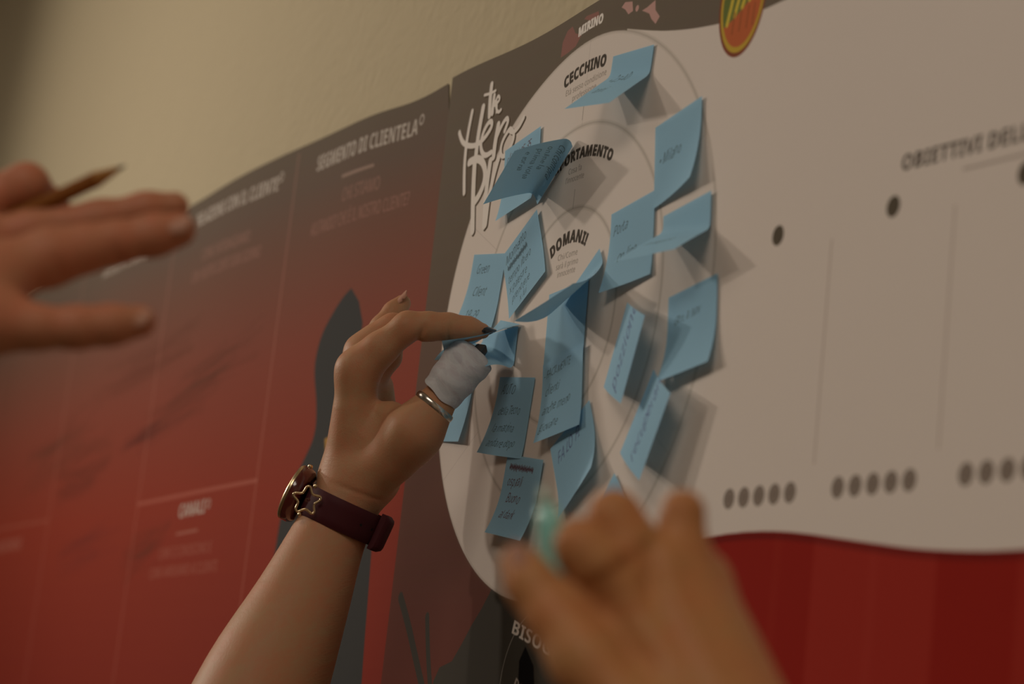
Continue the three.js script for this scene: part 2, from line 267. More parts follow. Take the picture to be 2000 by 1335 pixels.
tag(mesh('poster', posterGeometry(LEFT, (x, y) => {
  const top = smooth(y, 0.02, 0.19), over = smooth(-x, 0.2085, 0.56) * 0.0128 + smooth(-x, 0.56, 1.5) * 0.006 - bump(x, -0.27, 0.05) * 0.0022;
  return [-0.0085 * smooth(y, 0.165, 0.2) * bump(x, -0.2085, 0.03), top * over, 0.0007 + 0.004 * smooth(-x, 0.22, 0.4) * (0.5 + 0.5 * Math.sin(x * 19 + 1.2)) * (0.25 + 0.75 * smooth(y, -0.05, 0.19))];
}, 120, 50), mLeftPoster), 'red and grey poster with rules, white headings and a dark figure, left of the target', 'poster');

// ---------------------------------------------------------------- sticky notes
const NOTE = 0.05;
const noteGrain = rep(noiseTexture(128, [[50, 1], [20, 0.6]], 31), 1);
// the course of a note: flat on the glue strip, then bending away from the wall (angles in radians)
function bendTable(a1, a2, u0) {
  const n = 240, r = 0.008, lo = -0.03, hi = 0.085, U = [0], Z = [0], al = (u) => (u < u0 ? 0 : u < u0 + r ? a1 * (0.5 - 0.5 * Math.cos(Math.PI * (u - u0) / r)) : a1 + (a2 - a1) * (u - u0 - r) / (NOTE - u0 - r)), d = (hi - lo) / (n - 1);
  for (let i = 1; i < n; i++) { const a = al(lo + d * (i - 0.5)); U.push(U[i - 1] + Math.cos(a) * d); Z.push(Z[i - 1] + Math.sin(a) * d); }
  const at = (T, u) => { const f = Math.max(0, Math.min(n - 1.001, (u - lo) / d)), i = Math.floor(f); return T[i] + (T[i + 1] - T[i]) * (f - i); }, zero = at(U, 0);
  return (u) => [at(U, u) - zero, at(Z, u)];
}
function handwriting(lines, base, ink) {
  return canvasTexture(320, 320, (ctx, w) => {
    ctx.fillStyle = base; ctx.fillRect(0, 0, w, w);
    for (let i = 0; i < 500; i++) { ctx.fillStyle = rgb(255, 255, 255, 0.02 * rnd()); ctx.fillRect(rnd() * w, rnd() * w, 2 + rnd() * 14, 1); }
    ctx.lineJoin = ctx.lineCap = 'round'; ctx.strokeStyle = ctx.fillStyle = ink;
    for (const [text, x, y, size, scribble] of lines) {
      if (scribble) { ctx.lineWidth = 3; ctx.beginPath(); for (let i = 0; i < 90; i++) ctx.lineTo(x * w + i / 90 * size * w, y * w - 10 + Math.sin(i * 2.3) * 13 + rnd() * 8); ctx.stroke(); continue; }
      let cx = x * w; ctx.font = `italic ${Math.round(size * 0.84)}px sans-serif`; ctx.lineWidth = 1.5;
      for (const ch of text) { ctx.save(); ctx.translate(cx, y * w + (rnd() - 0.5) * 6 - (cx - x * w) * 0.04); ctx.rotate((rnd() - 0.5) * 0.25 - 0.06); ctx.transform(1, 0, -0.16 - rnd() * 0.1, 1, 0, 0); ctx.scale(0.86, 0.95 + rnd() * 0.2); ctx.fillText(ch, 0, 0); ctx.restore(); cx += ctx.measureText(ch).width * 0.84; }
    }
  });
}
const BLUE = '#9fcde7', GREY = rgb(58, 72, 80, 0.62), VIOLET = rgb(74, 70, 128, 0.6), RED = rgb(96, 50, 56, 0.8);
function noteMaterial(lines, ink = GREY) { return phys({ map: handwriting(lines, BLUE, ink), bumpMap: noteGrain, bumpScale: 0.00006, roughness: 0.85, specularIntensity: 0.25, transmission: 0.2, thickness: 0, side: THREE.DoubleSide }); }
function noteGeometry(q, u0, z0, extra) {
  const [x, y, th, ph, a1, a2] = q, bend = bendTable(a1, a2, u0), c = Math.cos, s = Math.sin;
  return sheet((a, b) => {
    const e = (a - 0.5) * NOTE, t = (1 - b) * NOTE, u = t * c(ph) + e * s(ph), w = e * c(ph) - t * s(ph), [U, Z] = bend(u), lx = w * c(ph) + U * s(ph), ly = w * s(ph) - U * c(ph);
    const p = v(x + lx * c(th) - ly * s(th), EYE_HEIGHT + y + lx * s(th) + ly * c(th), z0 + Z);
    return extra ? extra(p, a, 1 - b) : p;
  }, 26, 26);
}
function note(label, q, u0, z0, lines, ink, extra) { return tag(mesh('sticky_note', noteGeometry(q, u0, z0, extra), noteMaterial(lines, ink)), label, 'sticky note', 'blue sticky notes on the target'); }
note('blue sticky note beside the word CECCHINO, the topmost note, bent outwards', [0.0585, 0.1515, -0.0968, -0.1023, 0.8252, 0.8042], 0.011, 0.0025, [['\u2022 25-40', 0.12, 0.42, 62], ['anni', 0.12, 0.66, 58]]);
note('blue sticky note at the upper right edge of the target with one faint line', [0.1198, 0.1002, 0.1541, 0.5955, 0, 0.3136], 0.011, 0.0025, [['\u2022 Milano', 0.08, 0.52, 60]]);
note('blue sticky note half hidden under the dark lifted note by the lettered title', [-0.081, 0.1265, 0.1276, 0.0155, 0, 0.2817], 0.011, 0.0022, [['clienti 25-35', 0.06, 0.22, 56]], RED);
note('dark blue sticky note lifted off the wall over the word COMPORTAMENTO', [-0.026, 0.091, -2.514, -0.069, 1.967, 2.133], 0.004, 0.0035, [['Chi compra', 0.1, 0.2, 50], ['online la', 0.1, 0.38, 50], ['prima volta', 0.1, 0.56, 50], ['e torna', 0.1, 0.74, 50]]);
note('flat blue sticky note reading Green Client 19-29 above the pinching fingers', [-0.111, 0.055, -0.1375, -0.3334, 0, 0.3073], 0.011, 0.0022, [['Green', 0.16, 0.26, 62], ['Client', 0.18, 0.56, 66], ['19-29', 0.16, 0.88, 62]]);
note('tilted blue sticky note covered in writing, left of the word DOMANI', [-0.0688, 0.0614, 0.5044, -0.029, 0, 0.0933], 0.011, 0.003, [['Momento', 0.06, 0.2, 62], ['xx', 0.1, 0.3, 0.55, 1], ['tempo libero', 0.06, 0.5, 50], ['x palestre', 0.06, 0.66, 50], ['prenotare', 0.1, 0.82, 50], ['x lui', 0.3, 0.95, 46]]);
note('blue sticky note right of the word DOMANI with a folded top corner', [0.0773, 0.0556, 0.1125, -0.4642, 0, 0.2837], 0.011, 0.0025, [['Porta', 0.06, 0.3, 62], ['on line', 0.2, 0.66, 62]]);
note('blue sticky note curling far outwards over its neighbour at the right of the target', [0.1405, 0.0434, 0.1161, -0.2369, 0.9915, 0.9009], 0.011, 0.003, [['in negozio', 0.1, 0.62, 44]]);
note('blue sticky note folded up like a trough just below the word DOMANI', [0.0222, 0.02, 0.589, -0.278, 0.565, 1.309], 0, 0.003, [['o o y x', 0.55, 0.35, 54]], VIOLET);
note('blank blue sticky note under the trough-shaped one, its lower end covered', [0.0068, 0.0162, 0.0578, -0.0015, 0, 0.003], 0.011, 0.0022, []);
note('blue sticky note with four clear lines overlapping the blank note', [0.0125, -0.026, 0.1612, -0.3733, 0, 0.2259], 0.011, 0.0042, [['- FACILMENTE', 0.03, 0.2, 48], ['clienti', 0.08, 0.42, 56], ['anche meno', 0.05, 0.66, 54], ['giovane', 0.05, 0.88, 54]]);
note('darker blue sticky note in the shade right of the bandaged thumb', [-0.05, -0.033, -0.1113, -0.5066, 0, 0.3708], 0.011, 0.0022, [['AIUTO', 0.1, 0.22, 58], ['della Tecno', 0.12, 0.48, 52], ['la mattina', 0.1, 0.7, 52], ['andare dopo', 0.1, 0.9, 50]]);
note('blue sticky note with a crossed-out first line, lowest at the left', [-0.0251, -0.0848, -0.1417, -0.0084, 0.0097, 0.4093], 0.011, 0.003, [['x', 0.12, 0.16, 0.66, 1], ['ospitali', 0.12, 0.38, 56], ['Buono', 0.18, 0.58, 56], ['al dark', 0.14, 0.78, 56]], RED);
note('tilted blue sticky note reading FA LO FI behind the teal pen', [0.0275, -0.0694, 0.5299, 0.2883, 0, 0.3635], 0.011, 0.0025, [['FA LO FI', 0.1, 0.3, 70]], VIOLET);
note('narrow-looking blue sticky note standing off the wall with one violet word upright', [0.0778, -0.0281, 1.2293, -0.0252, 0.3642, 0.1589], -0.01, 0.0025, [['pozzione', 0.05, 0.66, 112]], VIOLET);
note('blue sticky note standing off the wall below the violet-word note, casting a long shadow', [0.1104, -0.0695, 1.1413, -0.2437, 0.3585, 0.1473], -0.01, 0.0025, [['recuperare', 0.06, 0.62, 92]], VIOLET);
note('largest-looking blue sticky note at the right edge with one faint line', [0.1544, -0.0046, 0.1276, -0.0796, 0, 0.3588], 0.011, 0.0025, [['Gen. a Nov', 0.12, 0.36, 50]]);
note('blue sticky note sticking out below the bandaged thumb at the left edge', [-0.1375, -0.0164, -0.1045, 0.5066, 0, 0.1941], 0.011, 0.0022, []);
note('blue sticky note bent outwards below the pinched note, right of the thumb tip', [-0.0812, 0.0001, -0.0037, -0.391, 1.856, 0.7358], 0.011, 0.0025, []);
note('blue sticky note mostly hidden behind the fingers at the bottom', [0.0711, -0.1204, 0.8318, -0.7406, 1.0182, 0.5465], 0.004, 0.0025, []);
{ // the note held between finger and thumb: its far end on the wall, the rest pulled off and twisted
  const wallFar = v(-0.0818, 1.7574, 0.003), wallNear = v(-0.0527, 1.7507, 0.003), endNear = v(-0.0523, 1.7308, 0.0545), endFar = v(-0.0841, 1.7298, 0.0379), out = v(0, 0, 1);
  const g = sheet((a, b) => {
    const w = wallFar.clone().lerp(wallNear, a), e = endFar.clone().lerp(endNear, a), s = 1 - b;
    const p = w.lerp(e, s); p.y -= 0.0015 * Math.sin(Math.PI * s) * a + 0.0058 * (1 - a) * Math.sin(Math.PI * Math.min(1, s * 1.25 + 0.02)); return p;
  }, 16, 24);
  tag(mesh('sticky_note', g, noteMaterial([])), 'blue sticky note being pinched between index finger and bandaged thumb', 'sticky note', 'blue sticky notes on the target');
}

// ---------------------------------------------------------------- hands: tapered bones joined by a smooth minimum, meshed by surface nets
const chain = (...pts) => pts.slice(1).map((p, i) => [...pts[i], ...p]);       // each point is x, y, z, radius
// the same, drawn as a smooth curve through the points
function limb(...pts) {
  const at = (c, t) => { const n = pts.length - 1, i = Math.min(n - 1, Math.floor(t * n)), f = t * n - i, q = (k) => pts[Math.max(0, Math.min(n, k))][c], a = q(i - 1), b = q(i), d = q(i + 1), e = q(i + 2); return b + 0.5 * f * (d - a + f * (2 * a - 5 * b + 4 * d - e + f * (3 * (b - d) + e - a))); };
  const m = (pts.length - 1) * 4, out = []; for (let i = 0; i <= m; i++) out.push([0, 1, 2, 3].map((c) => at(c, i / m)));
  return chain(...out);
}
let axisDist = 0, axisBest = 0;                  // distance to the last bone's axis
function cone(b, x, y, z) {
  const ax = b[4] - b[0], ay = b[5] - b[1], az = b[6] - b[2], px = x - b[0], py = y - b[1], pz = z - b[2];
  const h = Math.max(0, Math.min(1, (px * ax + py * ay + pz * az) / (ax * ax + ay * ay + az * az + 1e-12)));
  const qx = px - ax * h, qy = py - ay * h, qz = pz - az * h; axisDist = Math.sqrt(qx * qx + qy * qy + qz * qz); return axisDist - (b[3] + (b[7] - b[3]) * h);
}
const smin = (a, b, k) => { const h = Math.max(0, k - Math.abs(a - b)) / k; return Math.min(a, b) - h * h * k * 0.25; };
function bodyField(palm, palmK, fingers, creases) {
  const joint = (bones, k, x, y, z) => { let d = 1; for (const b of bones) d = smin(d, cone(b, x, y, z), k); return d; };
  const trunk = (x, y, z) => { let d = 1; for (const c of palm) { axisBest = 1e9; let e = 1; for (const b of c) { const w = cone(b, x, y, z); if (axisDist < axisBest) { axisBest = axisDist; e = w; } } d = smin(d, e, palmK); } return d; };
  return (x, y, z) => {
    const p = trunk(x, y, z); let d = p;
    for (const f of fingers) d = Math.min(d, smin(p, joint(f.bones, 0.005, x, y, z), f.k ?? 0.012));
    for (const c of creases) {
      const dx = x - c[0], dy = y - c[1], dz = z - c[2], r2 = dx * dx + dy * dy + dz * dz; if (r2 > c[8] * c[8]) continue;
      const s = dx * c[3] + dy * c[4] + dz * c[5]; d += c[6] * Math.exp(-s * s / (c[7] * c[7])) * (1 - r2 / (c[8] * c[8]));
    }
    return d;
  };
}
function surfaceNets(f, lo, hi, h) {
  const nx = Math.ceil((hi[0] - lo[0]) / h) + 1, ny = Math.ceil((hi[1] - lo[1]) / h) + 1, nz = Math.ceil((hi[2] - lo[2]) / h) + 1, B = 4;
  const val = new Float32Array(nx * ny * nz), at = (i, j, k) => (k * ny + j) * nx + i, reach = h * B * 0.9 + h * 2;
  for (let k0 = 0; k0 < nz; k0 += B) for (let j0 = 0; j0 < ny; j0 += B) for (let i0 = 0; i0 < nx; i0 += B) {
    const c = f(lo[0] + (i0 + B / 2 - 0.5) * h, lo[1] + (j0 + B / 2 - 0.5) * h, lo[2] + (k0 + B / 2 - 0.5) * h), far = Math.abs(c) > reach;
    for (let k = k0; k < Math.min(nz, k0 + B); k++) for (let j = j0; j < Math.min(ny, j0 + B); j++) for (let i = i0; i < Math.min(nx, i0 + B); i++) val[at(i, j, k)] = far ? c : f(lo[0] + i * h, lo[1] + j * h, lo[2] + k * h);
  }
  const id = new Int32Array(nx * ny * nz).fill(-1), pos = [], ix = [], corner = [[0, 0, 0], [1, 0, 0], [0, 1, 0], [1, 1, 0], [0, 0, 1], [1, 0, 1], [0, 1, 1], [1, 1, 1]], edges = [[0, 1], [2, 3], [4, 5], [6, 7], [0, 2], [1, 3], [4, 6], [5, 7], [0, 4], [1, 5], [2, 6], [3, 7]];
  const g = new Float64Array(8);
  for (let k = 0; k < nz - 1; k++) for (let j = 0; j < ny - 1; j++) for (let i = 0; i < nx - 1; i++) {
    let inside = 0; for (let c = 0; c < 8; c++) { g[c] = val[at(i + corner[c][0], j + corner[c][1], k + corner[c][2])]; if (g[c] < 0) inside++; }
    if (!inside || inside === 8) continue;
    let x = 0, y = 0, z = 0, n = 0;
    for (const [a, b] of edges) { if ((g[a] < 0) === (g[b] < 0)) continue; const t = g[a] / (g[a] - g[b]), A = corner[a], C = corner[b]; x += A[0] + (C[0] - A[0]) * t; y += A[1] + (C[1] - A[1]) * t; z += A[2] + (C[2] - A[2]) * t; n++; }
    id[at(i, j, k)] = pos.length / 3; pos.push(lo[0] + (i + x / n) * h, lo[1] + (j + y / n) * h, lo[2] + (k + z / n) * h);
  }
  const quad = (a, b, c, d, flip) => { if (a < 0 || b < 0 || c < 0 || d < 0) return; if (flip) ix.push(a, c, b, a, d, c); else ix.push(a, b, c, a, c, d); };
  for (let k = 1; k < nz - 1; k++) for (let j = 1; j < ny - 1; j++) for (let i = 1; i < nx - 1; i++) {
    const s = val[at(i, j, k)] < 0;
    if (s !== val[at(i + 1, j, k)] < 0) quad(id[at(i, j - 1, k - 1)], id[at(i, j, k - 1)], id[at(i, j, k)], id[at(i, j - 1, k)], !s);
    if (s !== val[at(i, j + 1, k)] < 0) quad(id[at(i - 1, j, k - 1)], id[at(i - 1, j, k)], id[at(i, j, k)], id[at(i, j, k - 1)], !s);
    if (s !== val[at(i, j, k + 1)] < 0) quad(id[at(i - 1, j - 1, k)], id[at(i, j - 1, k)], id[at(i, j, k)], id[at(i - 1, j, k)], !s);
  }
  const nor = [], uv = [], e = 0.0008;
  for (let i = 0; i < pos.length; i += 3) {
    let x = pos[i], y = pos[i + 1], z = pos[i + 2], n;
    for (let it = 0; it < 2; it++) {
      n = v(f(x + e, y, z) - f(x - e, y, z), f(x, y + e, z) - f(x, y - e, z), f(x, y, z + e) - f(x, y, z - e)).normalize(); if (it) break;
      const d = Math.max(-h, Math.min(h, f(x, y, z))); x -= n.x * d; y -= n.y * d; z -= n.z * d; pos[i] = x; pos[i + 1] = y; pos[i + 2] = z;
    }
    nor.push(n.x, n.y, n.z); uv.push((x - z) * 6, (y + 0.3 * z) * 7);
  }
  const geo = new THREE.BufferGeometry();
  geo.setAttribute('position', new THREE.Float32BufferAttribute(pos, 3)); geo.setAttribute('normal', new THREE.Float32BufferAttribute(nor, 3)); geo.setAttribute('uv', new THREE.Float32BufferAttribute(uv, 2)); geo.setIndex(ix);
  return geo;
}
function bounds(bones, pad) { const lo = [1e9, 1e9, 1e9], hi = [-1e9, -1e9, -1e9]; for (const b of bones) for (const o of [0, 4]) for (let c = 0; c < 3; c++) { lo[c] = Math.min(lo[c], b[o + c] - b[o + 3] - pad); hi[c] = Math.max(hi[c], b[o + c] + b[o + 3] + pad); } return [lo, hi]; }
// skin: fine blotches of redder and paler colour, and pores in the bump
function skinMaterial(hex) {
  const base = col(hex), map = canvasTexture(512, 512, (ctx, w) => {
    const im = ctx.createImageData(w, w), a = base.clone().convertLinearToSRGB();
    for (let y = 0; y < w; y++) for (let x = 0; x < w; x++) {
      const u = x / w, q = y / w, wrap = (f, s) => noise.noise(u * f, q * f, s) * (1 - u) + noise.noise((u - 1) * f, q * f, s) * u, n = wrap(9, 1) + 0.7 * wrap(34, 2) + 0.5 * wrap(90, 3), i = (y * w + x) * 4;
      im.data[i] = 255 * a.r * (1 + 0.03 * n); im.data[i + 1] = 255 * a.g * (1 - 0.055 * n); im.data[i + 2] = 255 * a.b * (1 - 0.06 * n); im.data[i + 3] = 255;
    }
    ctx.putImageData(im, 0, 0);
  });
  map.wrapS = map.wrapT = THREE.RepeatWrapping;
  return phys({ map, bumpMap: rep(fineBump, 2), bumpScale: 0.00022, roughness: 0.52, specularIntensity: 0.45, sheen: 0.15, sheenColor: col('#ffb090'), sheenRoughness: 0.6 });
}
function body(label, palm, palmK, fingers, creases, cell, material) {
  const all = [...palm.flat(), ...fingers.flatMap((f) => f.bones)], [lo, hi] = bounds(all, 0.006);
  return tag(mesh('person', surfaceNets(bodyField(palm, palmK, fingers, creases), lo, hi, cell), material), label, 'person');
}
// a nail plate: curved across, lying on the finger end; along points to the tip
function nail(parent, at, normal, along, length, width, material) {
  const n = normal.clone().normalize(), a = along.clone().addScaledVector(n, -along.dot(n)).normalize(), s = new V3().crossVectors(a, n);
  const out = (u) => n.clone().applyAxisAngle(a, (0.5 - u) * 1.7);
  const fn = (u, w) => { const end = Math.sqrt(Math.max(0, 1 - Math.pow(Math.abs(w * 2 - 1), 5))), an = (u - 0.5) * 1.7 * (0.35 + 0.65 * end), R = width / 1.7; return at.clone().addScaledVector(s, Math.sin(an) * R * 1.05).addScaledVector(n, (Math.cos(an) - 1) * R).addScaledVector(a, (w - 0.5) * length - 0.0012 * (2 * (u - 0.5)) ** 2 * (w > 0.5 ? 1 : -1)); };
  return mesh('fingernail', slab(fn, () => n, 0.0006, 12, 12), material, parent);
}
const mSkin = skinMaterial('#c08c68'), mSkinRed = skinMaterial('#bd7c5e'), mSkinFront = skinMaterial('#c08455');
const mDarkNail = phys({ color: col('#26282d'), roughness: 0.22, clearcoat: 0.6, clearcoatRoughness: 0.15 }), mBareNail = phys({ color: col('#c0907a'), roughness: 0.45, specularIntensity: 0.3 });

// --- the left hand at the wall, with its forearm
const R = (mm) => mm / 1000;
const handArm = body('raised left forearm and hand pinching a blue note, wrist wearing a watch', [
  limb([-0.109, 1.6409, 0.0777, R(19)], [-0.1074, 1.6272, 0.0827, R(19.8)], [-0.1074, 1.6044, 0.0916, R(22.6)], [-0.1048, 1.5649, 0.1045, R(29)], [-0.1014, 1.5145, 0.1226, R(37)], [-0.0956, 1.454, 0.1433, R(41)], [-0.0871, 1.3886, 0.168, R(41)], [-0.0777, 1.2847, 0.1977, R(45)], [-0.0648, 1.1908, 0.2244, R(48)]),
  limb([-0.1238, 1.6427, 0.0718, R(19)], [-0.1239, 1.6292, 0.0755, R(19.8)], [-0.1248, 1.6061, 0.0839, R(22)], [-0.1241, 1.5663, 0.0958, R(28)], [-0.1196, 1.5151, 0.114, R(36)], [-0.1136, 1.4539, 0.1338, R(40)]),
  chain([-0.1095, 1.6486, 0.0799, R(17)], [-0.1014, 1.6871, 0.0866, R(13.2)], [-0.0976, 1.7108, 0.089, R(11.4)]),
  chain([-0.1215, 1.6502, 0.0748, R(16)], [-0.1171, 1.693, 0.0795, R(12.5)], [-0.1127, 1.7253, 0.0797, R(11.2)]),
  chain([-0.1344, 1.6509, 0.0692, R(15)], [-0.1339, 1.6925, 0.0721, R(12)], [-0.1304, 1.7282, 0.0709, R(10.4)]),
  chain([-0.1435, 1.6509, 0.0647, R(14)], [-0.147, 1.6883, 0.0647, R(11.5)], [-0.1482, 1.7223, 0.0629, R(9.5)]),
  chain([-0.0965, 1.6457, 0.0725, R(15)], [-0.0799, 1.66, 0.065, R(16)], [-0.0651, 1.675, 0.0594, R(15.6)]),
  chain([-0.0957, 1.6735, 0.0686, R(14)], [-0.0879, 1.6844, 0.0665, R(10)]),
  chain([-0.112, 1.6499, 0.062, R(15)], [-0.1214, 1.6773, 0.0581, R(12)], [-0.1281, 1.707, 0.0616, R(10)]),
], 0.012, [
  { bones: chain([-0.0976, 1.7108, 0.089, R(11.2)], [-0.0871, 1.7248, 0.0801, R(10.2)], [-0.075, 1.7397, 0.0682, R(9)], [-0.0692, 1.7414, 0.0568, R(8.3)], [-0.0656, 1.7429, 0.045, R(7.8)], [-0.0631, 1.7435, 0.0329, R(6.8)], [-0.0621, 1.7437, 0.0239, R(4.9)]), k: 0.012 },
  { bones: chain([-0.1127, 1.7253, 0.0797, R(11)], [-0.1064, 1.7356, 0.0732, R(9.6)], [-0.101, 1.7422, 0.0672, R(8.8)], [-0.1065, 1.7246, 0.0664, R(8)], [-0.1124, 1.7168, 0.0682, R(7)]), k: 0.010 },
  { bones: chain([-0.1304, 1.7282, 0.0709, R(10)], [-0.1276, 1.7466, 0.0634, R(7.6)], [-0.1269, 1.7578, 0.0573, R(6.6)], [-0.1256, 1.7645, 0.0529, R(5.4)]), k: 0.010 },
  { bones: chain([-0.1482, 1.7223, 0.0629, R(9)], [-0.1496, 1.7414, 0.0554, R(7.2)], [-0.1512, 1.7317, 0.0498, R(6.4)], [-0.1518, 1.7239, 0.0522, R(6)]), k: 0.009 },
  { bones: chain([-0.0657, 1.6737, 0.06, R(14.6)], [-0.0595, 1.6903, 0.0519, R(10.8)], [-0.0568, 1.7055, 0.0433, R(10.4)], [-0.0599, 1.7186, 0.0344, R(8.6)], [-0.0633, 1.7259, 0.0281, R(5)]), k: 0.013 },
], [
  [-0.0613, 1.7337, 0.0462, 0.4335, 0.0307, -0.9006, 0.0012, 0.0013, 0.012], [-0.0678, 1.7319, 0.0638, 0.3248, -0.3968, -0.8585, 0.0014, 0.0018, 0.013], [-0.0728, 1.7194, 0.069, 0.1354, -0.7706, -0.6228, 0.0008, 0.0016, 0.010],
  [-0.061, 1.6904, 0.067, 0.1213, -0.7897, -0.6014, 0.0009, 0.0018, 0.014], [-0.0876, 1.6351, 0.0824, -0.2656, -0.9534, 0.1428, 0.0006, 0.0016, 0.020],
], 0.0016, mSkin);
nail(handArm, v(-0.0592, 1.7461, 0.0234), v(0.5223, 0.8524, -0.0238), v(0.344, -0.2821, -0.8956), 0.0145, 0.011, mDarkNail);
nail(handArm, v(-0.1222, 1.7671, 0.0563), v(0.052, 0.5278, 0.8478), v(0.3944, 0.7763, -0.4917), 0.0125, 0.008, mBareNail);
nail(handArm, v(-0.0586, 1.7294, 0.0257), v(0.9626, -0.2377, 0.1302), v(0.3802, 0.8095, -0.4473), 0.0118, 0.0094, mDarkNail);

// bandage wound round the thumb end
{
  const path = new THREE.CatmullRomCurve3([v(-0.0577, 1.6996, 0.0487), v(-0.0565, 1.708, 0.0438), v(-0.0586, 1.7182, 0.0361), v(-0.0614, 1.7262, 0.029), v(-0.0625, 1.732, 0.0243)]);
  const across = v(0.2392, -0.5972, -0.7656), toward = v(0.888, -0.1843, 0.4212);
  const radius = (t) => (0.0119 + 0.002 * Math.sin(Math.min(1, t * 1.5) * Math.PI * 0.5)) * Math.sqrt(Math.max(0.004, 1 - 1.0 * smooth(t, 0.7, 1.02) ** 3));
  const dir = (u, w) => { const a = u * Math.PI * 2; return across.clone().multiplyScalar(Math.cos(a)).addScaledVector(toward, Math.sin(a)); };
  const fn = (u, w) => {
    const a = u * Math.PI * 2, edge = (0.0022 * Math.sin(a) + 0.0005 * Math.sin(a * 5 + 1)) * (1 - w), t = Math.max(0, Math.min(1, w)), p = path.getPoint(t), tan = path.getTangent(t);
    return p.addScaledVector(tan, -edge).addScaledVector(dir(u, w), radius(t) + 0.00025 * Math.sin(a * 3 + w * 7) + 0.0003 * Math.sin(w * 22 + a));
  };
  const gauze = noiseTexture(256, [[70, 1], [16, 1]], 41);
  const mGauze = std({ color: col('#f4f5f6'), roughness: 0.9, bumpMap: rep(gauze, 3, 2), bumpScale: 0.00025 });
  mGauze.map = canvasTexture(256, 256, (ctx, w) => { ctx.fillStyle = '#dcdadb'; ctx.fillRect(0, 0, w, w); for (let i = 0; i < 130; i++) { ctx.beginPath(); ctx.ellipse(rnd() * w, rnd() * w, 5 + rnd() * 22, 3 + rnd() * 10, rnd() * 3, 0, 7); ctx.fillStyle = rgb(150 + rnd() * 50, 158, 172, 0.12); ctx.fill(); } });
  tag(mesh('bandage', slab(fn, dir, 0.0009, 48, 30), mGauze), 'grubby white bandage wrapped round the thumb that pinches the note', 'bandage');
}
// silver ring at the root of the thumb
{
  const c = v(-0.0591, 1.6914, 0.0512), axis = v(0.3314, 0.8256, -0.4567), p = [];
  for (let i = 0; i <= 40; i++) { const a = i / 40 * Math.PI * 2; p.push([Math.cos(a) * 0.0009, Math.sin(a) * 0.0022]); }
  const g = lathe(c, axis, p.map(([r, y]) => [y, 0.0128 + r]), 64);
  tag(mesh('ring', g, std({ color: col('#cfc9c0'), metalness: 1, roughness: 0.22 })), 'plain silver ring on the bandaged thumb', 'ring');
}
